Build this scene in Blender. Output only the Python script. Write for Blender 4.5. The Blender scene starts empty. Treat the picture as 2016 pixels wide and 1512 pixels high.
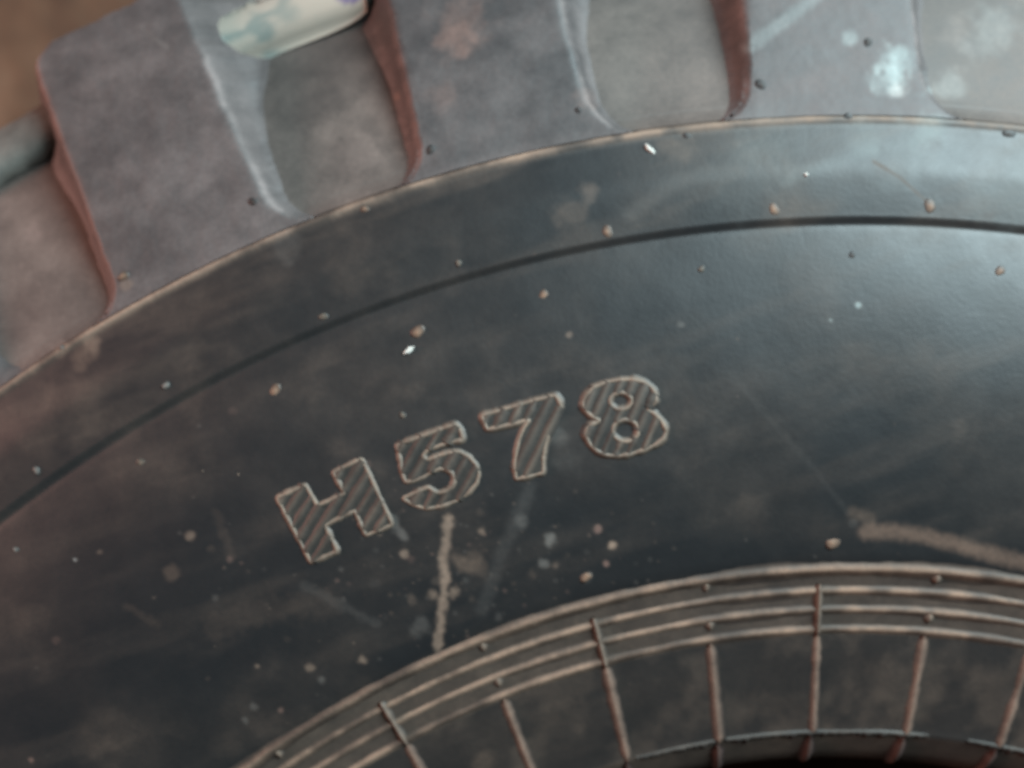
import bpy, math, random
import numpy as np
from mathutils import Vector

scene = bpy.context.scene
rng = np.random.default_rng(7)
random.seed(7)

# ------------------------------------------------------------------ camera
F, HC = 1900.0, 0.2375           # focal length in photo pixels, camera height over the sidewall
W = 0.30                         # tyre lies flat; its upper sidewall is at z = W
CX, CY = -0.0855, 0.302          # camera over the sidewall, tyre axis at the origin
cam_d = bpy.data.cameras.new('camera')
cam = bpy.data.objects.new('camera', cam_d)
scene.collection.objects.link(cam)
cam.location = (CX, CY, W + HC)
cam.rotation_euler = (0, 0, 0)
cam_d.sensor_width = 36.0
cam_d.lens = F / 2016.0 * 36.0
cam_d.clip_start = 0.01
cam_d.clip_end = 50
cam_d.dof.use_dof = True
cam_d.dof.focus_distance = 0.207
cam_d.dof.aperture_fstop = (cam_d.lens / 1000.0) / 0.0055
scene.camera = cam

# ------------------------------------------------------------------ light
world = bpy.data.worlds.new('World')
scene.world = world
world.use_nodes = True
bg = world.node_tree.nodes['Background']
bg.inputs[0].default_value = (1.0, 0.82, 0.78, 1)
bg.inputs[1].default_value = 0.032

def area(name, loc, target, size, size_y, power, col):
    d = bpy.data.lights.new(name, 'AREA')
    d.shape = 'RECTANGLE'; d.size = size; d.size_y = size_y
    d.energy = power; d.color = col
    o = bpy.data.objects.new(name, d)
    scene.collection.objects.link(o)
    o.location = loc
    o.rotation_euler = (Vector(target) - Vector(loc)).to_track_quat('-Z', 'Y').to_euler()
    return o
area('daylight_opening', (0.53, 0.84, 0.88), (0.06, 0.38, W), 0.55, 0.55, 25.5, (0.75, 0.95, 1.0))
area('warm_lamp', (-1.35, 0.42, 0.60), (-0.05, 0.36, W), 0.35, 0.35, 13.0, (1.0, 0.52, 0.43))

vs = scene.view_settings
vs.view_transform = 'Standard'; vs.look = 'None'; vs.gamma = 1.0; vs.exposure = 0.0
vs.use_curve_mapping = False
scene.render.engine = 'CYCLES'
scene.cycles.filter_width = 2.6

# ------------------------------------------------------------------ numeric helpers
def sstep(a, b, x):
    t = np.clip((x - a) / (b - a), 0, 1)
    return t * t * (3 - 2 * t)

def vnoise(x, y, seed=0):
    xi = np.floor(x).astype(np.int64); yi = np.floor(y).astype(np.int64)
    xf = x - xi; yf = y - yi
    xf = xf * xf * (3 - 2 * xf); yf = yf * yf * (3 - 2 * yf)
    def h(a, b):
        n = (a * 374761393 + b * 668265263 + seed * 1442695041) & 0xffffffff
        n = ((n ^ (n >> 13)) * 1274126177) & 0xffffffff
        return ((n ^ (n >> 16)) & 0xffff) / 65535.0
    return (h(xi, yi) * (1 - xf) + h(xi + 1, yi) * xf) * (1 - yf) + (h(xi, yi + 1) * (1 - xf) + h(xi + 1, yi + 1) * xf) * yf

def fbm(x, y, seed=0, octaves=4):
    s = 0; a = 0.5; n = 0
    for k in range(octaves):
        s = s + a * vnoise(x * 2 ** k, y * 2 ** k, seed + k * 17); n += a; a *= 0.5
    return s / n

def to_px(X, Y, Z):              # where a point of the tyre lies on the photograph (used to lay out dirt and details)
    k = F / (HC - (Z - W))
    return 1008 + (X - CX) * k, 756 - (Y - CY) * k

# ------------------------------------------------------------------ tyre profile
R_LB = 0.369                     # where the sidewall band meets the lugs
R_OUT = 0.4503
CP = np.array([(.2124, -.0112), (.219, -.0095), (.226, -.0078), (.2335, -.0060), (.2406, -.0045), (.2485, -.0026), (.2564, -.0006),
               (.262, .0008), (.28, .0030), (.305, .0042), (.328, .0025), (.342, .0002), (.355, -.0002), (.366, -.0030), (.369, -.0040)])
CP = np.array([p for p in CP if p[0] < .2570] + [(r, .0042 * (1 - ((r - .2995) / .0432) ** 2)) for r in np.linspace(.2585, .3420, 24)] + [p for p in CP if p[0] > .343])
_r = np.linspace(CP[0, 0], CP[-1, 0], 1200)
_z = np.interp(_r, CP[:, 0], CP[:, 1])
_k = np.hanning(61); _k /= _k.sum()
_z = np.convolve(np.pad(_z, 30, mode='edge'), _k, 'valid')
_z = _z + .0008 * sstep(.3410, .3434, _r) * (1 - sstep(.345, .369, _r))          # the moulded step
_z = _z - .0001 * np.exp(-((_r - .3409) / .0008) ** 2)
_z = _z + .0005 * np.exp(-((_r - .3682) / .0011) ** 2)                           # thin ridge below the lugs
def zc(r):                       # carcass surface, relative to z = W
    r = np.asarray(r, float)
    y = np.maximum(r - R_LB, 0)
    fl = -.0040 - .0040 * (1 - np.exp(-y / .0022)) - .37 * y - 1.2 * y * y
    return np.where(r <= R_LB, np.interp(r, _r, _z), fl)
def lz(r):                       # lug face
    y = np.maximum(np.asarray(r, float) - R_LB, 0)
    return -.004 - .2 * y - 1.2 * y * y
def unpx(u, v, zf, h=0.0):       # photo position -> point on a surface of the tyre
    z = 0.0
    for _ in range(25):
        X = (u - 1008) * (HC - z) / F + CX; Y = (756 - v) * (HC - z) / F + CY
        z = float(zf(math.hypot(X, Y))) + h
    return X, Y, z + W

# ------------------------------------------------------------------ dirt, and some sheen painted on the band
TAN = (.33, .225, .165); BROWN = (.16, .105, .075); PALE = (.52, .60, .585); GREY = (.17, .15, .135); WHITE = (.75, .74, .70); ROSE = (.30, .17, .135)
BLOBS = [  # u, v, radius, colour, amount
    (1762, 122, 40, PALE, .40), (1752, 150, 40, PALE, .42), (1765, 180, 20, WHITE, .35), (1672, 76, 18, PALE, .22),
    (1905, 95, 26, WHITE, .30), (1870, 165, 42, PALE, .45), (1950, 60, 60, PALE, .35), (1885, 60, 40, GREY, .5), (1830, 250, 50, PALE, .15),
    (930, 1110, 34, BROWN, .5), (905, 1100, 22, BROWN, .4), (855, 1170, 14, TAN, .5), (893, 1165, 16, TAN, .4),
    (1085, 1062, 15, GREY, .6), (1072, 1108, 11, GREY, .5), (1178, 1042, 11, ROSE, .5), (1205, 1073, 10, TAN, .7), (947, 1047, 11, TAN, .45),
    (795, 1090, 11, TAN, .6), (1025, 1028, 15, GREY, .3), (825, 1235, 24, GREY, .22), (1195, 1110, 8, ROSE, .5),
    (506, 1311, 9, TAN, .45), (610, 1316, 12, TAN, .4), (712, 1300, 11, TAN, .55), (634, 1338, 9, GREY, .35), (552, 1398, 8, ROSE, .5),
    (500, 1391, 10, GREY, .3), (482, 1418, 8, GREY, .3), (375, 1055, 12, TAN, .35), (335, 1130, 18, BROWN, .3), (148, 1102, 6, WHITE, .4),
    (62, 1495, 8, ROSE, .4), (1150, 200, 28, ROSE, .12), (1160, 385, 26, TAN, .16), (1130, 420, 40, TAN, .12), (60, 455, 26, ROSE, .35),
    (900, 80, 44, ROSE, .30), (870, 200, 40, ROSE, .14), (905, 40, 60, ROSE, .2), (1115, 910, 30, GREY, .1), (1100, 860, 26, GREY, .22), (955, 1500, 25, BROWN, .3),
    (180, 675, 22, TAN, .25), (120, 690, 20, TAN, .35), (160, 700, 30, BROWN, .3), (250, 560, 14, TAN, .3), (560, 480, 40, GREY, .16),
    (1690, 600, 6, PALE, .4), (1465, 350, 90, PALE, .02), (1340, 640, 8, GREY, .3), (1120, 660, 7, TAN, .3), (1635, 630, 6, PALE, .4),  # the wide pale blob here paints sheen on the band
    (1980, 380, 90, PALE, .05), (1800, 300, 100, PALE, .05), (1700, 270, 50, PALE, .08), (1520, 280, 80, PALE, .04),  # wide faint blobs: the band's smooth sheen put into the colour
    (780, 190, 10, TAN, .4), (700, 300, 60, ROSE, .12), (640, 265, 30, TAN, .2), (1330, 290, 40, TAN, .12),
]
STREAKS = [  # polyline, half width, colour, amount
    ([(882, 1022), (880, 1060), (872, 1100), (878, 1135), (874, 1165), (868, 1205), (866, 1240), (862, 1275)], 10, TAN, .62),
    ([(1045, 960), (1010, 1040), (985, 1095), (965, 1160), (948, 1200)], 15, GREY, .12),
    ([(770, 1020), (795, 1056)], 9, GREY, .45),
    ([(1440, 735), (1520, 830), (1600, 920), (1670, 1010)], 7, GREY, .045),
    ([(1680, 1008), (1712, 1022)], 14, (.30, .19, .13), .14),
    ([(1705, 1048), (1760, 1046), (1830, 1058), (1920, 1082), (2030, 1112)], 17, (.33, .20, .14), .32),
    ([(1470, 95), (1540, 45), (1610, -10)], 15, PALE, .16),
    ([(1545, 355), (1640, 320), (1720, 300)], 14, PALE, .05),
    ([(1720, 318), (1770, 348), (1830, 402)], 4, BROWN, .35),
    ([(600, 1155), (660, 1185), (740, 1228)], 10, GREY, .11),
    ([(280, 55), (330, 95)], 5, GREY, .2),
    ([(425, 1010), (445, 1060), (455, 1090)], 10, BROWN, .10),
    ([(250, 1195), (310, 1230)], 9, BROWN, .12),
    ([(700, 260), (735, 290), (760, 330)], 10, TAN, .15),
    ([(430, 1230), (520, 1200), (640, 1190)], 30, BROWN, .10),
    ([(1240, 420), (1330, 360), (1460, 330)], 16, GREY, .12),
]
for _ in range(270):             # crumbs and spatter, thickest below the lettering
    if _ < 220:
        u = rng.normal(930, 240); v = rng.normal(1150, 105)
    else:
        u = rng.uniform(0, 2016); v = rng.uniform(250, 1500)
    BLOBS.append((u, v, rng.uniform(2.0, 6.0) if _ % 9 else rng.uniform(7, 13), [TAN, GREY, BROWN, ROSE, GREY][_ % 5], rng.uniform(.05, .20)))

def dirt(X, Y, Z, alpha, col=TAN, marks=True):
    n = len(X)
    rgb = np.tile(np.array(col, float), (n, 1)); a = np.clip(np.broadcast_to(alpha, (n,)).copy(), 0, 1)
    if marks:
        u, v = to_px(X, Y, Z)
        vis = (u > -80) & (u < 2100) & (v > -90) & (v < 1590)
        idx = np.nonzero(vis)[0]
        uu, vv = u[idx], v[idx]
        order = np.argsort(uu); idx = idx[order]; uu = uu[order]; vv = vv[order]
        wob = vnoise(uu / 9, vv / 9, 91) * .6 + vnoise(uu / 22, vv / 22, 92) * .5
        wob2 = vnoise(uu / 26, vv / 26, 93) * .7 + vnoise(uu / 11, vv / 11, 94) * .4
        def put(sel, amt, c):
            j = idx[sel]
            b = amt
            na = a[j] + b - a[j] * b
            k = np.where(na > 1e-6, b / np.maximum(na, 1e-6), 0)[:, None]
            rgb[j] = rgb[j] * (1 - k) + np.array(c) * k
            a[j] = na
        for (bu, bv, br, c, amt) in BLOBS:
            lo, hi = np.searchsorted(uu, bu - 2 * br), np.searchsorted(uu, bu + 2 * br)
            if hi <= lo: continue
            dv = vv[lo:hi] - bv
            s = np.nonzero(np.abs(dv) < 2 * br)[0] + lo
            if len(s) == 0: continue
            d = np.hypot(uu[s] - bu, vv[s] - bv) / br + ((wob[s] - .55) * .9 if br < 18 else (wob2[s] - .55) * 1.0)
            put(s, amt * (1 - sstep(.25, 1.15, d)), c)
        for (pts, hw, c, amt) in STREAKS:
            p = np.array(pts, float)
            lo, hi = np.searchsorted(uu, p[:, 0].min() - 3 * hw), np.searchsorted(uu, p[:, 0].max() + 3 * hw)
            if hi <= lo: continue
            s = np.arange(lo, hi)
            best = np.full(len(s), 1e9)
            for q in range(len(p) - 1):
                d0 = p[q + 1] - p[q]; L2 = (d0 ** 2).sum()
                t = np.clip(((uu[s] - p[q, 0]) * d0[0] + (vv[s] - p[q, 1]) * d0[1]) / L2, 0, 1)
                best = np.minimum(best, np.hypot(uu[s] - p[q, 0] - t * d0[0], vv[s] - p[q, 1] - t * d0[1]))
            d = best / hw + (wob[s] - .55) * (1.1 if pts[0][0] < 1000 else .45)
            put(s, amt * (1 - sstep(.2, 1.45, d)), c)
    return np.concatenate([rgb, a[:, None]], 1)

# ------------------------------------------------------------------ materials
def new_mat(name):
    m = bpy.data.materials.new(name); m.use_nodes = True
    nt = m.node_tree
    return m, nt, nt.nodes['Principled BSDF']

def rubber_material():
    m, nt, bs = new_mat('dusty_rubber')
    N, L = nt.nodes.new, nt.links.new
    at = N('ShaderNodeAttribute'); at.attribute_name = 'stain'
    tc = N('ShaderNodeTexCoord')
    n1 = N('ShaderNodeTexNoise'); n1.inputs['Scale'].default_value = 900; n1.inputs['Detail'].default_value = 3
    n2 = N('ShaderNodeTexNoise'); n2.inputs['Scale'].default_value = 120; n2.inputs['Detail'].default_value = 5; n2.inputs['Roughness'].default_value = .65
    for n in (n1, n2): L(tc.outputs['Object'], n.inputs['Vector'])
    r1 = N('ShaderNodeMapRange'); r1.inputs['From Min'].default_value = .3; r1.inputs['From Max'].default_value = .7
    r1.inputs['To Min'].default_value = .88; r1.inputs['To Max'].default_value = 1.12
    L(n1.outputs['Fac'], r1.inputs['Value'])
    r2 = N('ShaderNodeMapRange'); r2.inputs['From Min'].default_value = .3; r2.inputs['From Max'].default_value = .7
    r2.inputs['To Min'].default_value = .75; r2.inputs['To Max'].default_value = 1.25
    L(n2.outputs['Fac'], r2.inputs['Value'])
    mu = N('ShaderNodeMath'); mu.operation = 'MULTIPLY'; L(r1.outputs[0], mu.inputs[0]); L(r2.outputs[0], mu.inputs[1])
    am = N('ShaderNodeMath'); am.operation = 'MULTIPLY'; am.use_clamp = True
    L(at.outputs['Alpha'], am.inputs[0]); L(mu.outputs[0], am.inputs[1])
    mx = N('ShaderNodeMix'); mx.data_type = 'RGBA'
    mx.inputs['A'].default_value = (.0115, .0142, .0166, 1)
    L(am.outputs[0], mx.inputs['Factor']); L(at.outputs['Color'], mx.inputs['B'])
    L(mx.outputs['Result'], bs.inputs['Base Color'])
    rr = N('ShaderNodeMapRange'); rr.inputs['To Min'].default_value = .44; rr.inputs['To Max'].default_value = .86
    L(am.outputs[0], rr.inputs['Value'])
    ra = N('ShaderNodeMath'); ra.operation = 'MULTIPLY_ADD'; ra.inputs[1].default_value = .16; 
    L(n2.outputs['Fac'], ra.inputs[0]); L(rr.outputs[0], ra.inputs[2])
    rs = N('ShaderNodeMath'); rs.operation = 'SUBTRACT'; rs.inputs[1].default_value = .08
    L(ra.outputs[0], rs.inputs[0]); L(rs.outputs[0], bs.inputs['Roughness'])
    bs.inputs['IOR'].default_value = 1.5
    b1 = N('ShaderNodeBump'); b1.inputs['Strength'].default_value = .10; b1.inputs['Distance'].default_value = .0003
    L(n1.outputs['Fac'], b1.inputs['Height'])
    b2 = N('ShaderNodeBump'); b2.inputs['Strength'].default_value = .06; b2.inputs['Distance'].default_value = .0006
    L(n2.outputs['Fac'], b2.inputs['Height']); L(b1.outputs[0], b2.inputs['Normal'])
    L(b2.outputs[0], bs.inputs['Normal'])
    return m
RUBBER = rubber_material()

def ground_material():
    m, nt, bs = new_mat('brown_earth')
    N, L = nt.nodes.new, nt.links.new
    tc = N('ShaderNodeTexCoord')
    n = N('ShaderNodeTexNoise'); n.inputs['Scale'].default_value = 14; n.inputs['Detail'].default_value = 6; n.inputs['Roughness'].default_value = .6
    L(tc.outputs['Object'], n.inputs['Vector'])
    cr = N('ShaderNodeValToRGB')
    cr.color_ramp.elements[0].position = .33; cr.color_ramp.elements[0].color = (.055, .031, .019, 1)
    cr.color_ramp.elements[1].position = .68; cr.color_ramp.elements[1].color = (.19, .115, .072, 1)
    e = cr.color_ramp.elements.new(.5); e.color = (.115, .065, .038, 1)
    L(n.outputs['Fac'], cr.inputs[0]); L(cr.outputs[0], bs.inputs['Base Color'])
    bs.inputs['Roughness'].default_value = .9
    n2 = N('ShaderNodeTexNoise'); n2.inputs['Scale'].default_value = 90; n2.inputs['Detail'].default_value = 4
    L(tc.outputs['Object'], n2.inputs['Vector'])
    b = N('ShaderNodeBump'); b.inputs['Strength'].default_value = .5; b.inputs['Distance'].default_value = .004
    L(n2.outputs['Fac'], b.inputs['Height']); L(b.outputs[0], bs.inputs['Normal'])
    return m

def label_material():
    m, nt, bs = new_mat('printed_label')
    N, L = nt.nodes.new, nt.links.new
    at = N('ShaderNodeAttribute'); at.attribute_name = 'stain'
    L(at.outputs['Color'], bs.inputs['Base Color'])
    bs.inputs['Roughness'].default_value = .85; bs.inputs['Specular IOR Level'].default_value = .2
    return m

def chip_material():
    m, nt, bs = new_mat('white_chip')
    N, L = nt.nodes.new, nt.links.new
    tc = N('ShaderNodeTexCoord'); n = N('ShaderNodeTexNoise'); n.inputs['Scale'].default_value = 1500
    L(tc.outputs['Object'], n.inputs['Vector'])
    cr = N('ShaderNodeValToRGB'); cr.color_ramp.elements[0].color = (.55, .52, .46, 1); cr.color_ramp.elements[1].color = (.85, .83, .78, 1)
    L(n.outputs['Fac'], cr.inputs[0]); L(cr.outputs[0], bs.inputs['Base Color']); bs.inputs['Roughness'].default_value = .7
    return m

# ------------------------------------------------------------------ mesh helpers
def np_mesh(name, V, Q, stain=None, smooth=True, mat=RUBBER):
    V = np.asarray(V, np.float32); Q = np.asarray(Q, np.int32)
    me = bpy.data.meshes.new(name)
    k = Q.shape[1]
    me.vertices.add(len(V)); me.vertices.foreach_set('co', V.ravel())
    me.loops.add(Q.size); me.loops.foreach_set('vertex_index', Q.ravel())
    me.polygons.add(len(Q)); me.polygons.foreach_set('loop_start', np.arange(0, Q.size, k, dtype=np.int32))
    me.polygons.foreach_set('loop_total', np.full(len(Q), k, np.int32))
    me.update(calc_edges=True); me.validate()
    me.polygons.foreach_set('use_smooth', np.full(len(me.polygons), smooth, bool))
    if stain is not None:
        at = me.attributes.new('stain', 'FLOAT_COLOR', 'POINT')
        at.data.foreach_set('color', np.asarray(stain, np.float32).ravel())
    me.materials.append(mat)
    return me

def link(name, me, parent=None):
    o = bpy.data.objects.new(name, me)
    scene.collection.objects.link(o)
    o.parent = parent
    return o

def grid_quads(nr, nc, wrap=False):
    i = np.arange(nr - 1)[:, None]; j = np.arange(nc if wrap else nc - 1)[None, :]
    a = i * nc + j; b = i * nc + (j + 1) % nc
    return np.stack([a, a + nc, b + nc, b], -1).reshape(-1, 4)

def tag(o, label, cat, group=None):
    o['label'] = label; o['category'] = cat
    if group: o['group'] = group

# ------------------------------------------------------------------ ground
gx = np.linspace(-2.2, 2.2, 121)
GX, GY = np.meshgrid(gx, gx)
GZ = (fbm(GX * 9 + 50, GY * 9 + 50, 5) - .5) * .012 - .006
gm = np_mesh('ground', np.stack([GX.ravel(), GY.ravel(), GZ.ravel()], 1), grid_quads(121, 121)[:, ::-1], mat=ground_material())
ground = link('ground', gm); ground['kind'] = 'structure'

# ------------------------------------------------------------------ tyre
tyre = bpy.data.objects.new('tyre', None)
scene.collection.objects.link(tyre)
tag(tyre, 'large black tyre with chunky tread lugs and H578 moulded on its dusty sidewall', 'tyre')

# carcass: lathe with a fine grid over the sector in view
th = np.concatenate([np.arange(-180, -50, 2.0), np.arange(-50, 16, .09), np.arange(16, 180, 2.0)])
rr = np.concatenate([np.arange(.2124, .3405, .00045), np.arange(.3405, .3445, .00018), np.arange(.3445, .3670, .0005), np.arange(.3670, .3740, .0002), np.arange(.3740, .4240, .0008)])
pr = [(.2200, -.085), (.2050, -.070), (.2004, -.040), (.2006, -.029), (.2015, -.0220), (.2036, -.0178), (.2064, -.0152), (.2094, -.0132), (.2112, -.0119)]
pr += [(r, float(z)) for r, z in zip(rr, zc(rr))]
pr += [(.427, -.037), (.431, -.043), (.435, -.056), (.438, -.08), (.440, -.11), (.440, -.19), (.436, -.235), (.42, -.268), (.36, -.292), (.31, -.2995), (.27, -.2985), (.225, -.291), (.206, -.282), (.203, -.262), (.206, -.235), (.23, -.215),
       (.30, -.235), (.37, -.232), (.412, -.21), (.422, -.15), (.412, -.09), (.37, -.068), (.30, -.065), (.235, -.082), (.2205, -.0852)]
pr = np.array(pr)
TH = np.radians(th)
Rg = np.repeat(pr[:, 0:1], len(TH), 1); Zg = np.repeat(pr[:, 1:2], len(TH), 1); Tg = np.repeat(TH[None, :], len(pr), 0)
Xg = Rg * np.sin(Tg); Yg = Rg * np.cos(Tg)
face = (Zg > -.06) & (np.arange(len(pr))[:, None] < len(rr) + 8)
und = (fbm(Xg * 40 + 40, Yg * 40 + 40, 3, 2) - .5) * .0005 + (fbm(Xg * 330 + 40, Yg * 330 + 40, 8, 3) - .5) * .00003
Zg = Zg + np.where(face, und, 0)
X, Y, Z = Xg.ravel(), Yg.ravel(), Zg.ravel() + W
r_ = Rg.ravel(); zloc = Zg.ravel()
u_, v_ = to_px(X, Y, Z)
big = fbm(X * 28 + 9, Y * 28 + 9, 21, 5); mid = fbm(X * 110 + 9, Y * 110 + 9, 25, 4); smear = fbm((X * .94 + Y * .34) * 30 + 60, (Y * .94 - X * .34) * 150 + 60, 31, 4)
al = .016 + .05 * sstep(.35, .8, big) + .05 * sstep(.5, .8, mid) * sstep(.4, .7, big) + .04 * sstep(.45, .8, smear)
al += np.where((r_ > .343) & (r_ < R_LB), .0 + .03 * sstep(.45, .75, smear), 0)
al += .62 * np.exp(-((r_ - .3684) / .0012) ** 2) * (.30 + .95 * sstep(.30, .72, mid))                    # dust caught on the thin ridge
al += np.where(r_ > .3700, .24 + .16 * sstep(.3, .7, big), 0)                          # grooves between the lugs
al += np.where((r_ > .239) & (r_ < .2565), .16 + .18 * mid, 0)
al += np.where(r_ < .2118, .14, 0)
al += np.where(r_ < .239, .07 + .12 * sstep(.4, .7, mid), 0)
al += .20 * np.exp(-((r_ - .2120) / .0007) ** 2) * sstep(.35, .6, mid)
st = dirt(X, Y, Z, np.where(face.ravel(), al, .08))
gro = (r_ > .3700); kg = np.where(gro, .75, 0)[:, None]
st[:, :3] = st[:, :3] * (1 - kg) + np.array((.25, .203, .184)) * kg
low = (r_ < .2565)
k = np.where(low, .55, 0)[:, None]
st[:, :3] = st[:, :3] * (1 - k) + np.array(BROWN) * k
Q = grid_quads(len(pr), len(TH), wrap=True)
carcass = link('sidewall', np_mesh('sidewall', np.stack([X, Y, Z], 1), Q[:, ::-1], st), tyre)

# ------------------------------------------------------------------ tread lugs
PITCH = 360.0 / 28
def lug_mesh(centre_deg, step, marks, dust=0.0):
    c = math.radians(centre_deg)
    s = np.arange(-.050, .0505, step)                       # along the arc at the lug
    y = np.concatenate([np.arange(.0004, .074, step), np.arange(.074, .0865, step * .6)])
    S, Yy = np.meshgrid(s, y)
    R = R_LB + Yy
    flare = lambda r0: r0 * (1 - np.sqrt(np.clip(1 - np.clip(1 - Yy / r0, 0, 1) ** 2, 0, 1)))
    wobL = (fbm(Yy * 260 + centre_deg, Yy * 0 + 3.3, 41, 3) - .5) * .0011
    wobR = (fbm(Yy * 260 + centre_deg, Yy * 0 + 8.3, 43, 3) - .5) * .0011
    wl = .0232 + flare(.0095) * .9 + .0010 * np.exp(-Yy / .012) + wobL
    wr = .0207 + flare(.0115) * .95 + .0008 * np.exp(-Yy / .012) + wobR
    ds = np.minimum(S + wl, wr - S)
    dt = R_OUT - R + (fbm(S * 300 + centre_deg + 50, S * 0 + 1.7, 47, 3) - .5) * .0016
    rc = .0075
    a = np.maximum(rc - ds, 0); b = np.maximum(rc - dt, 0)
    corner = (a > 0) & (b > 0)
    d = np.where(corner, rc - np.hypot(a, b), np.minimum(ds, dt))
    wgt = np.where(corner, b / np.maximum(a + b, 1e-9), np.where(dt < ds, 1.0, 0.0))
    wgt = wgt * sstep(.055, .070, Yy)
    left_side = (S + wl) < (wr - S)
    ks = np.where(left_side, 3.3 - 1.2 * sstep(.025, .05, Yy), 2.7 - 1.5 * sstep(.020, .055, Yy))
    kk = ks + (6.0 - ks) * wgt ** 2
    e = .00055
    t = np.clip(-d / e, -40, 40)
    drop = kk * e * np.log1p(np.exp(t))
    T = c + S / R
    Xl = R * np.sin(T); Yl = R * np.cos(T)
    und = (fbm(Xl * 60 + 40, Yl * 60 + 40, 53, 4) - .5) * .0006 + (fbm(Xl * 330 + 40, Yl * 330 + 40, 58, 3) - .5) * .00012
    Zt = lz(R) - .00015 - drop + und * np.exp(-np.maximum(-d, 0) / .002)
    floor = np.where(Yy < .055, zc(R) - .004, -.16)
    floor = np.where((Yy >= .055) & (ds < -.012), -.06, floor)
    flr = zc(R)
    keep = np.where(Yy < .055, Zt > flr - .0075, Zt > floor + 1e-6)
    kf = np.where(left_side, .0034, .0022)
    soft = flr + kf * np.logaddexp(0, (Zt - flr) / kf) - .0002 - .0006 * (1 - sstep(-.0075, -.004, Zt - flr))
    Zt = np.where(Yy < .055, np.where((Zt - flr > .02) | (d > .0015), Zt, np.maximum(Zt, np.minimum(soft, lz(R)))) , np.maximum(Zt, floor))
    Zt = np.where((Yy < .055) & (d > -.0004), np.minimum(Zt, lz(R) - drop + und), Zt)
    # outer wall continues down towards the tread centre
    Xv, Yv, Zv = Xl.ravel(), Yl.ravel(), Zt.ravel() + W
    big = fbm(Xv * 32 + 19, Yv * 32 + 19, 61, 4); smear = fbm((Xv * .94 + Yv * .34) * 25 + 60, (Yv * .94 - Xv * .34) * 120 + 60, 67, 4)
    mid = fbm(Xv * 140 + 19, Yv * 140 + 19, 63, 4)
    al = .24 + dust + .09 * sstep(.3, .75, big) + .10 * sstep(.4, .75, smear) + .06 * sstep(.5, .8, mid)
    dd = d.ravel()
    al = al + np.where(left_side.ravel(), .34, .28) * np.exp(-((dd - .0001) / .0009) ** 2) * (.1 + 1.5 * sstep(.3, .7, mid))
    al = al + .10 * np.exp(-Yy.ravel() / .003)
    wf = np.where(Yy < .055, 1 - sstep(.0004, .0045, Zt - flr), 0).ravel()
    bigc = fbm(Xv * 28 + 9, Yv * 28 + 9, 21, 5)
    al = al * (1 - wf) + wf * (.29 + .16 * sstep(.3, .7, bigc))
    Q = grid_quads(len(y), len(s))
    kq = keep.ravel()[Q].any(1)
    Q = Q[kq]
    used = np.unique(Q); mp = np.full(len(Xv), -1); mp[used] = np.arange(len(used))
    st = dirt(Xv[used], Yv[used], Zv[used], al[used], (.245, .198, .188), marks)
    return np_mesh('tread_lug', np.stack([Xv, Yv, Zv], 1)[used], mp[Q], st)

coarse = lug_mesh(180.0, .0018, False)
LUG0 = -26.06
for k in range(28):
    ang = LUG0 + PITCH * k
    if k < 3:
        link('tread_lug', lug_mesh(ang, .00045, True, (.03, -.11, .04)[k]), tyre)  # alpha offset per lug sets its brightness: second darker, first and third paler
    else:
        o = link('tread_lug', coarse, tyre)
        o.rotation_euler = (0, 0, -math.radians(ang - 180.0))

# bars across the grooves, deep between the lugs
def bar_mesh():
    sec = np.array([(.4228, -.060), (.4230, -.036), (.4234, -.0318), (.4246, -.0292), (.4268, -.0279), (.4300, -.0278), (.4340, -.0294), (.4380, -.0330), (.4415, -.0400), (.4435, -.052), (.4440, -.075), (.4440, -.12)])
    tt = np.radians(np.linspace(-4.6, 4.6, 36))
    R = np.repeat(sec[:, :1], 36, 1); Zb = np.repeat(sec[:, 1:], 36, 1); T = np.repeat(tt[None], len(sec), 0)
    R = R + (vnoise(T * 120 + 40, R * 300, 71) - .5) * .0010
    Xb, Yb = R * np.sin(T), R * np.cos(T)
    al = .34 + .25 * fbm(Xb * 90 + 9, Yb * 90 + 9, 73)
    st = dirt(Xb.ravel(), Yb.ravel(), Zb.ravel() + W, al.ravel(), (.30, .285, .25), False)
    return np_mesh('groove_bar', np.stack([Xb.ravel(), Yb.ravel(), Zb.ravel() + W], 1), grid_quads(len(sec), 36), st)
bm_ = bar_mesh()
for k in range(28):
    o = link('groove_bar', bm_, tyre)
    o.rotation_euler = (0, 0, -math.radians(LUG0 + PITCH * (k + .5) - .15))

# ------------------------------------------------------------------ ridge rings on the bead
def ring_mesh(r0, hw, hh, dust, seed):
    tt = np.radians(np.concatenate([np.arange(-180, -50, 2.0), np.arange(-50, 16, .2), np.arange(16, 180, 2.0)]))
    ph = np.linspace(-1.9, 1.9, 11)
    P, T = np.meshgrid(ph, tt, indexing='ij')
    wv = 1 + .14 * (fbm(np.cos(T) * 70 + 90, np.sin(T) * 70 + 90, seed, 3) - .5) * 2
    jit = (fbm(np.cos(T) * 45 + 90, np.sin(T) * 45 + 90, seed + 5, 3) - .5) * .0002
    R = r0 + jit + P * hw * wv
    Zr = zc(R) - .00012 + np.exp(-P ** 2 * 1.2) * hh * (.8 + .2 * wv)
    Xr, Yr = (R * np.sin(T)).ravel(), (R * np.cos(T)).ravel()
    n = fbm(Xr * 160 + 9, Yr * 160 + 9, seed + 9, 4)
    al = dust * np.exp(-P.ravel() ** 2 * 1.1) * (.35 + 1.0 * sstep(.28, .72, n)) + .10
    st = dirt(Xr, Yr, Zr.ravel() + W, al, (.335, .215, .152), False)
    return np_mesh('bead_ridge', np.stack([Xr, Yr, Zr.ravel() + W], 1), grid_quads(11, len(tt), wrap=True)[:, ::-1], st)
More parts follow.
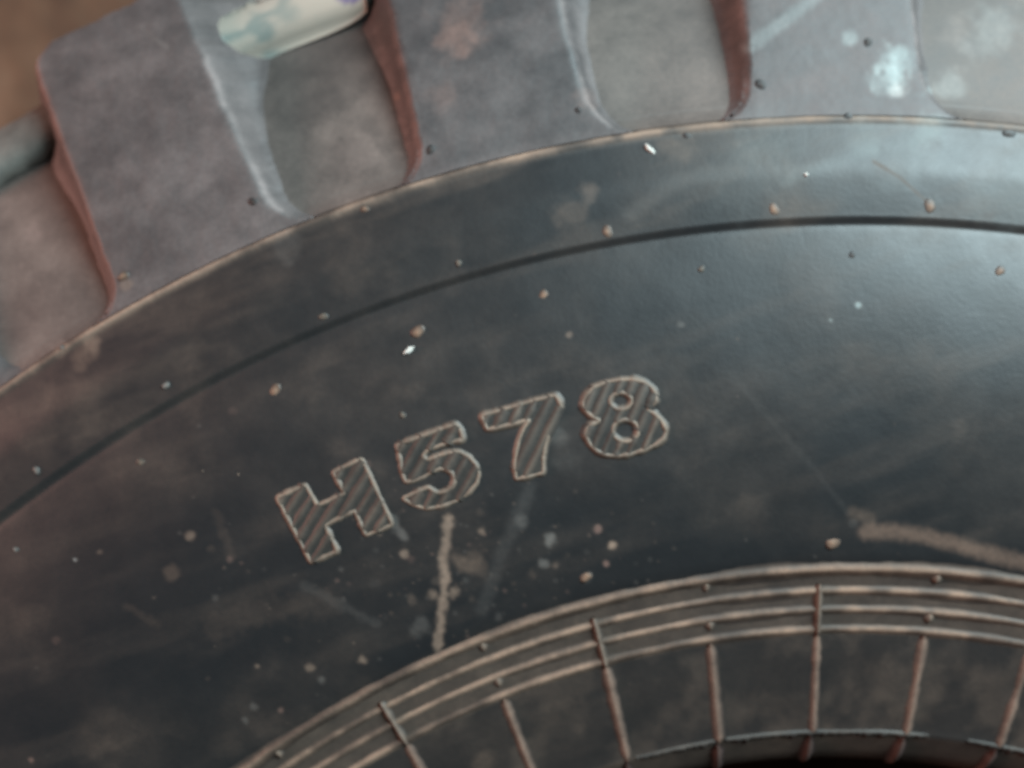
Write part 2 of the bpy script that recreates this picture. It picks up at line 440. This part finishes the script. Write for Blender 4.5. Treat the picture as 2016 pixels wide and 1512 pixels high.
for r0, hw, hh, du, sd in ((.2564, .00135, .0010, .56, 101), (.2508, .00105, .00068, .74, 111), (.2458, .00105, .00068, .66, 121), (.2406, .00108, .00068, .66, 131)):
    link('bead_ridge', ring_mesh(r0, hw, hh, du, sd), tyre)

# swept half-round bead along a path of points lying on the surface
def sweep(name, P, hw, hh, dust, parent, col=TAN, closed=False, seg=9, seed=0, taper=0.0, marks=False):
    P = np.array(P, float); n = len(P)
    if closed:
        t = np.roll(P, -1, 0) - np.roll(P, 1, 0)
    else:
        t = np.gradient(P, axis=0)
    t /= np.maximum(np.linalg.norm(t, axis=1, keepdims=True), 1e-9)
    rad = P[:, :2] / np.linalg.norm(P[:, :2], axis=1, keepdims=True)
    up = np.tile(np.array([0, 0, 1.0]), (n, 1))
    flat = np.abs(t[:, 2]) > .8
    up[flat] = np.concatenate([-rad, np.zeros((n, 1))], 1)[flat]
    side = np.cross(t, up); side /= np.maximum(np.linalg.norm(side, axis=1, keepdims=True), 1e-9)
    nor = np.cross(side, t)
    ph = np.linspace(-1.8, 1.8, seg); bell = np.exp(-ph ** 2 * 1.2)
    w = 1 + .35 * (fbm(P[:, 0] * 500 + 90, P[:, 1] * 500 + 90, seed, 3) - .5) * 2
    if taper and not closed:
        e = np.minimum(np.arange(n), np.arange(n)[::-1]) / max(taper, 1e-6)
        w = w * np.clip(.6 + .4 * np.sqrt(np.clip(e, 0, 1)), 0, 1)
    V = P[None] + -ph[:, None, None] * side[None] * (hw * w)[None, :, None] + bell[:, None, None] * nor[None] * (hh * w)[None, :, None]
    V -= (nor * .00008)[None]; V[0] -= nor * .0002; V[-1] -= nor * .0002
    V = V.reshape(-1, 3)
    Q = grid_quads(seg, n, wrap=closed)
    if not closed and name != 'hatch_ridge':
        caps = []
        for j in (0, n - 1):
            for q in range(seg // 2):
                a, b, c2, d2 = q * n + j, (q + 1) * n + j, (seg - 2 - q) * n + j, (seg - 1 - q) * n + j
                if b != c2:
                    caps.append((a, b, c2, d2))
        if caps: Q = np.concatenate([Q, np.array(caps)])
    nn = fbm(V[:, 0] * 400 + 9, V[:, 1] * 400 + 9, seed + 3, 3)
    al = dust * np.repeat(bell, n) * (.6 + .8 * nn) + .08
    st = dirt(V[:, 0], V[:, 1], V[:, 2], al, col, marks)
    return link(name, np_mesh(name, V, Q, st), parent)

def pol(r, deg, h=0.0):
    a = math.radians(deg)
    return (r * math.sin(a), r * math.cos(a), W + float(zc(r)) + h)

RIB = 360.0 / 56
for k in range(56):
    a0 = -2.15 + RIB * k
    if a0 > 180: a0 -= 360
    near = -45 < a0 < 20
    if near or k % 1 == 0:
        jit = .25 * math.sin(k * 12.9)
        P = [pol(r, a0 + jit * (.240 - r) / .028) for r in np.linspace(.2396, .2122, 22 if near else 6)]
        sweep('radial_rib', P, .00108, .00062, .58, tyre, (.33, .20, .145), seed=200 + k, taper=1 if near else 0)
        tail = [(.2120, -.0116), (.2095, -.0131), (.2064, -.0151), (.2036, -.0176), (.2016, -.0215)]
        a1 = math.radians(a0 + jit - .15)
        sweep('bead_nub', [(r * math.sin(a1), r * math.cos(a1), W + z) for r, z in tail], .0011, .0012, .30, tyre, ROSE, seed=300 + k, taper=1)
    if k % 2 == 0:
        P = [pol(r, a0, .0001) for r in np.linspace(.2528, .2392, 20 if near else 5)]
        sweep('cross_rib', P, .00080, .00105, .42, tyre, TAN, seed=400 + k, taper=2)
    elif near:
        for ra, rb in ((.2560, .2536), (.2456, .2432)):
            sweep('cross_rib', [pol(r, a0 + .1, .0001) for r in np.linspace(ra, rb, 6)], .00095, .0006, .60, tyre, TAN, seed=500 + k, taper=2)

# ragged moulding flash along the bead edge
def flash(a_from, a_to, seed):
    aa = np.radians(np.arange(a_from, a_to, .08)); n = len(aa)
    depth = .0004 + .0013 * np.clip(fbm(aa * 260 + 50, aa * 0 + 3, seed, 3) - .42, 0, 1) * 2.4
    depth = depth * np.clip(np.minimum(np.arange(n), np.arange(n)[::-1]) / 12.0, .1, 1)
    rows = []
    for f, dz in ((-.6, .0002), (0, .0006), (.5, .0005), (1, .0001), (1, -.0002), (-.6, -.0004)):
        r = .2124 - f * depth if f > 0 else .2124 - f * .0012
        z = -.0112 + dz - .45 * np.maximum(f, 0) * depth
        rows.append(np.stack([r * np.sin(aa), r * np.cos(aa), np.broadcast_to(z, aa.shape) + W], 1))
    V = np.concatenate(rows)
    al = .08 + .20 * fbm(V[:, 0] * 300 + 9, V[:, 1] * 300 + 9, seed + 2)
    st = dirt(V[:, 0], V[:, 1], V[:, 2], al, (.33, .26, .21), False)
    link('moulding_flash', np_mesh('moulding_flash', V, grid_quads(6, n)[:, ::-1], st), tyre)
flash(-14.6, -8.9, 601); flash(-8.2, 5.9, 602); flash(8.6, 15.0, 603)

# ------------------------------------------------------------------ lettering
LETTERS = {
    'H': (530, 880, 6.3, [[(100, 630), (450, 470), (600, 730), (940, 575), (795, 315), (1150, 145), (1530, 960), (1200, 1095), (1065, 790), (690, 965), (850, 1290), (520, 1430)]], False),
    '5': (760, 820, 7.56, [[(165, 425), (600, 270), (1040, 110), (1110, 210), (1150, 350), (1000, 375), (800, 430), (600, 510), (545, 590), (600, 650), (720, 610), (900, 545), (1080, 520), (1230, 600), (1340, 720), (1385, 850),
                             (1350, 990), (1220, 1140), (1080, 1240), (900, 1310), (720, 1355), (580, 1365), (430, 1320), (245, 1220), (440, 1130), (630, 1050), (700, 1110), (790, 1140), (900, 1110), (990, 1040), (1025, 940), (990, 840), (900, 785), (790, 775), (680, 820), (560, 900), (430, 950), (290, 975), (245, 850), (215, 650)]], False),
    '7': (930, 760, 7.56, [[(140, 440), (500, 340), (900, 220), (1230, 140), (1290, 220), (1320, 330), (1240, 470), (1150, 660), (1080, 880), (1050, 1080), (1055, 1290), (850, 1340), (650, 1385), (630, 1200), (650, 980), (700, 780), (770, 610), (850, 500), (540, 580), (220, 650)]], False),
    '8': (1130, 730, 7.56, [[(130, 490), (170, 380), (300, 245), (470, 175), (650, 140), (850, 130), (1030, 165), (1150, 245), (1225, 370), (1210, 470), (1075, 580), (1190, 635), (1310, 760), (1370, 890), (1330, 1010), (1210, 1100), (1040, 1175), (850, 1235), (680, 1265), (500, 1255), (350, 1200), (230, 1085), (165, 940), (210, 820), (385, 745), (240, 660), (160, 580)],
                            [(695 + 165 * math.cos(t), 450 + 128 * math.sin(t)) for t in np.linspace(0, 2 * math.pi, 22)[:-1]],
                            [(765 + 195 * math.cos(t), 890 + 165 * math.sin(t)) for t in np.linspace(0, 2 * math.pi, 24)[:-1]]], True),
}
def resample(loop, step):
    p = np.array(loop + [loop[0]], float); out = []
    for a, b in zip(p[:-1], p[1:]):
        n = max(1, int(round(np.hypot(*(b - a)) / step)))
        for q in range(n): out.append(a + (b - a) * q / n)
    return out
def smooth_loop(pts, it):
    p = np.array(pts)
    for _ in range(it): p = (np.roll(p, 1, 0) + 2 * p + np.roll(p, -1, 0)) / 4
    return p
for li, (ch, (ou, ov, sc, loops, _h)) in enumerate(LETTERS.items()):
    L = [[(ou + a / sc, ov + b / sc) for a, b in lp] for lp in loops]
    # recessed floor of the character, one thin filled plate
    cu = bpy.data.curves.new('letter_face', 'CURVE'); cu.dimensions = '2D'; cu.fill_mode = 'FRONT'; cu.extrude = 0
    for lp in L:
        pts = [unpx(u, v, zc) for u, v in resample(lp, 5.0)]
        sp = cu.splines.new('POLY'); sp.points.add(len(pts) - 1); sp.use_cyclic_u = True
        for q, p in enumerate(pts): sp.points[q].co = (p[0], p[1], 0, 1)
    tmp = bpy.data.objects.new('tmp', cu); scene.collection.objects.link(tmp)
    dg = bpy.context.evaluated_depsgraph_get()
    me = bpy.data.meshes.new_from_object(tmp.evaluated_get(dg))
    bpy.data.objects.remove(tmp); bpy.data.curves.remove(cu)
    co = np.array([v.co[:] for v in me.vertices])
    for v in me.vertices:
        v.co.z = W + float(zc(math.hypot(v.co.x, v.co.y))) + .00030
    at = me.attributes.new('stain', 'FLOAT_COLOR', 'POINT')
    st = dirt(co[:, 0], co[:, 1], np.full(len(co), W), .09 + .10 * fbm(co[:, 0] * 300 + 9, co[:, 1] * 300 + 9, 700 + li), (.22, .165, .12), False)
    at.data.foreach_set('color', st.astype(np.float32).ravel())
    me.materials.clear(); me.materials.append(RUBBER)
    letter = link('moulded_letter', me, tyre)
    for lp in L:
        p = smooth_loop(resample(lp, 2.5), 3)
        sweep('letter_outline', [unpx(u, v, zc) for u, v in p], .00074, .00070, .52, letter, (.36, .252, .185), closed=True, seed=720 + li)
    # hatching: slanted thin ridges clipped to the outline
    ang = math.radians(58 + 3 * li); dx, dy = math.cos(ang), -math.sin(ang); nx, ny = -dy, dx
    allp = np.array([p for lp in L for p in lp])
    proj = allp @ np.array([nx, ny]); c0 = proj.min()
    s = c0 + 10
    while s < proj.max() - 5:
        hits = []
        for lp in L:
            for (a, b) in zip(lp, lp[1:] + lp[:1]):
                pa, pb = a[0] * nx + a[1] * ny - s, b[0] * nx + b[1] * ny - s
                if (pa < 0) != (pb < 0):
                    t = pa / (pa - pb)
                    hits.append((a[0] + (b[0] - a[0]) * t) * dx + (a[1] + (b[1] - a[1]) * t) * dy)
        hits.sort()
        for h0, h1 in zip(hits[::2], hits[1::2]):
            if h1 - h0 < 14: continue
            pts = [(nx * s + dx * t, ny * s + dy * t) for t in np.linspace(h0 + 1, h1 - 1, 8)]
            sweep('hatch_ridge', [unpx(u, v, zc, .0004) for u, v in pts], .00082 * random.uniform(.8, 1.2), .00045 * random.uniform(.7, 1.2), random.uniform(.16, .30), letter, (.29, .205, .15), seg=5, seed=int(740 + s) % 900)
        s += random.uniform(22.0, 26.5)

# ------------------------------------------------------------------ vent stubs left by the mould
def stub(u, v, r_px, kind, zf, seed):
    X0, Y0, Z0 = unpx(u, v, zf)
    rad = r_px * .76 / F * HC
    n_a, n_p = 14, 7
    V = []
    rs = np.random.default_rng(seed)
    ta = np.linspace(0, 2 * math.pi, n_a, endpoint=False); lob = 1 + .22 * np.sin(ta + rs.uniform(0, 6)) + .16 * np.sin(2 * ta + rs.uniform(0, 6)) + .08 * np.sin(3 * ta + rs.uniform(0, 6))
    for p in range(n_p):
        f = 2.0 * (1 - p / (n_p - 1)); bell = math.exp(-f * f)
        for a in range(n_a):
            t = 2 * math.pi * a / n_a
            V.append((X0 + rad * .70 * f * lob[a] * math.cos(t), Y0 + rad * .70 * f * lob[a] * math.sin(t), Z0 - .0001 + rad * (.17 if kind != 'dark' else .15) * bell + .0002 * (p > 0) - .0002 * (p == 0)))
    V = np.array(V)
    cols = {'tan': ((.43, .25, .16), .66), 'white': ((.40, .36, .32), .5), 'dark': ((.07, .045, .035), .6), 'dim': ((.30, .22, .16), .5)}
    c, am = cols[kind]
    st = dirt(V[:, 0], V[:, 1], V[:, 2], am * (.5 + .7 * rs.uniform(0, 1, len(V))) * np.repeat(np.exp(-(2 * np.linspace(1, 0, n_p)) ** 2 * .55), n_a) + .06, c, False)
    Q = grid_quads(n_p, n_a, wrap=True)
    link('vent_stub', np_mesh('vent_stub', V, Q[:, ::-1], st), tyre)
STUBS = [(822, 656, 13, 'tan', 0), (1072, 581, 11, 'tan', 0), (540, 771, 13, 'tan', 0), (1195, 458, 12, 'tan', 0), (1522, 412, 12, 'tan', 0), (1832, 408, 13, 'tan', 0), (1970, 535, 10, 'tan', 0),
         (328, 758, 8, 'white', 0), (72, 925, 8, 'white', 0), (720, 411, 8, 'tan', 0), (902, 518, 7, 'dim', 0), (636, 622, 9, 'dim', 0), (278, 912, 9, 'dim', 0), (1637, 1069, 14, 'tan', 0), (1156, 1134, 12, 'tan', 0),
         (400, 928, 7, 'dim', 0), (470, 935, 7, 'dim', 0), (792, 818, 7, 'dim', 0), (1380, 530, 7, 'dim', 0), (1678, 505, 8, 'dark', 0), (375, 1057, 7, 'dim', 0), (30, 1082, 6, 'white', 0), (242, 543, 11, 'tan', 1),
         (848, 297, 9, 'dark', 1), (500, 399, 9, 'dark', 1), (1500, 169, 11, 'dark', 1), (1352, 268, 9, 'dark', 0), (1671, 231, 9, 'dark', 0), (1984, 264, 12, 'dark', 0), (1138, 216, 6, 'dark', 1), (1708, 83, 9, 'dark', 1), (122, 684, 6, 'white', 0)]
for i, (u, v, r, kind, on_lug) in enumerate(STUBS):
    stub(u, v, r, kind, lz if on_lug else zc, 900 + i)

# ------------------------------------------------------------------ printed label stuck on the bar in the groove
BAR_R = [.4190, .4230, .4246, .4268, .4300, .4340, .4380, .4415, .4435]
BAR_Z = [-.0325, -.0306, -.0290, -.0279, -.0278, -.0294, -.0330, -.0400, -.0520]
def bar_top(r): return float(np.interp(r, BAR_R, BAR_Z))
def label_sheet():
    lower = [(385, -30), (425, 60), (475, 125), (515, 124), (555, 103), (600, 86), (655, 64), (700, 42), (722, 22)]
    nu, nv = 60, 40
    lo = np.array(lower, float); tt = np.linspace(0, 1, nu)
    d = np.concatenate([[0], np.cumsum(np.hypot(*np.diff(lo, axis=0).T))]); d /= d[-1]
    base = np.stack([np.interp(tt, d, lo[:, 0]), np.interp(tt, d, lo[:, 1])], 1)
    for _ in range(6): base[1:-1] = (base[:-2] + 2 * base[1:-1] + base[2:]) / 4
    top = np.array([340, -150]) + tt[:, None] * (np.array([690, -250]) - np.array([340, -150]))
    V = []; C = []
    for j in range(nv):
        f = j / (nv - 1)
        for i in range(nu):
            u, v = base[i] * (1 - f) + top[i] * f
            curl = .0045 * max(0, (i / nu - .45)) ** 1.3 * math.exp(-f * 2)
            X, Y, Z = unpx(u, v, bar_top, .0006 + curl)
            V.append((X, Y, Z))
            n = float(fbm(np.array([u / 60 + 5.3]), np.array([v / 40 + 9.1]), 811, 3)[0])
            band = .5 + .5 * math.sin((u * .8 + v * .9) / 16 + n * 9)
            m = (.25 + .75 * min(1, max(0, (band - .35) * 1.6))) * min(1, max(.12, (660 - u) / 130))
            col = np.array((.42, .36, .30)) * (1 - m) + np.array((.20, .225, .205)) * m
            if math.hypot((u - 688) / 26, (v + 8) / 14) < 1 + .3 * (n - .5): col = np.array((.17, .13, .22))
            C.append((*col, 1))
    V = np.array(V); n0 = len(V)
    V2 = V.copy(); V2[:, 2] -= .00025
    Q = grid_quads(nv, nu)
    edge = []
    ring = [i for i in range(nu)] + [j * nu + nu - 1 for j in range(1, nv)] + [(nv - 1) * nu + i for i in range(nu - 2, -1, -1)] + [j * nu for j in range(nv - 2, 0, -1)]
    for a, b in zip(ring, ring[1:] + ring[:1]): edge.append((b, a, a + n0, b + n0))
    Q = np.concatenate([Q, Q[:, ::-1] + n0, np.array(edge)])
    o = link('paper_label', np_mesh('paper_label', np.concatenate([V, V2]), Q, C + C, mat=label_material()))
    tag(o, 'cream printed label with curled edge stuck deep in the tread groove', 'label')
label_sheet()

# ------------------------------------------------------------------ loose white chips
CHIP = chip_material()
def chip(u, v, length, width, ang, label, seed):
    X0, Y0, Z0 = unpx(u, v, zc)
    k = HC / F; rs = np.random.default_rng(seed)
    n = 10; V = []
    for lay, sc_ in ((-.00015, 1.0), (.00035, 1.0), (.0006, .6)):
        for a in range(n):
            t = 2 * math.pi * a / n
            j = 1 + .18 * math.sin(a * 2.3 + seed)
            x = math.cos(t) * length / 2 * sc_ * j; y = math.sin(t) * width / 2 * sc_ * j
            px, py = x * math.cos(ang) - y * math.sin(ang), x * math.sin(ang) + y * math.cos(ang)
            V.append((px * k, -py * k, lay))
    Q = [tuple(q) for q in grid_quads(3, n, wrap=True)[:, ::-1]]
    me = bpy.data.meshes.new('white_chip')
    me.from_pydata(V, [], Q + [tuple(range(2 * n, 3 * n))])
    me.materials.append(CHIP)
    o = link('white_chip', me); o.location = (X0, Y0, Z0)
    tag(o, label, 'chip', 'white chips on the tyre')
chip(1279, 294, 26, 9, math.radians(45), 'thin white chip lying just below the ridge under the upper lugs', 1)
chip(805, 690, 24, 10, math.radians(-35), 'small white chip lying on the sidewall beside the largest tan spot', 2)
chip(1587, 344, 8, 7, 0.3, 'tiny white speck on the band right of the long white chip', 3)
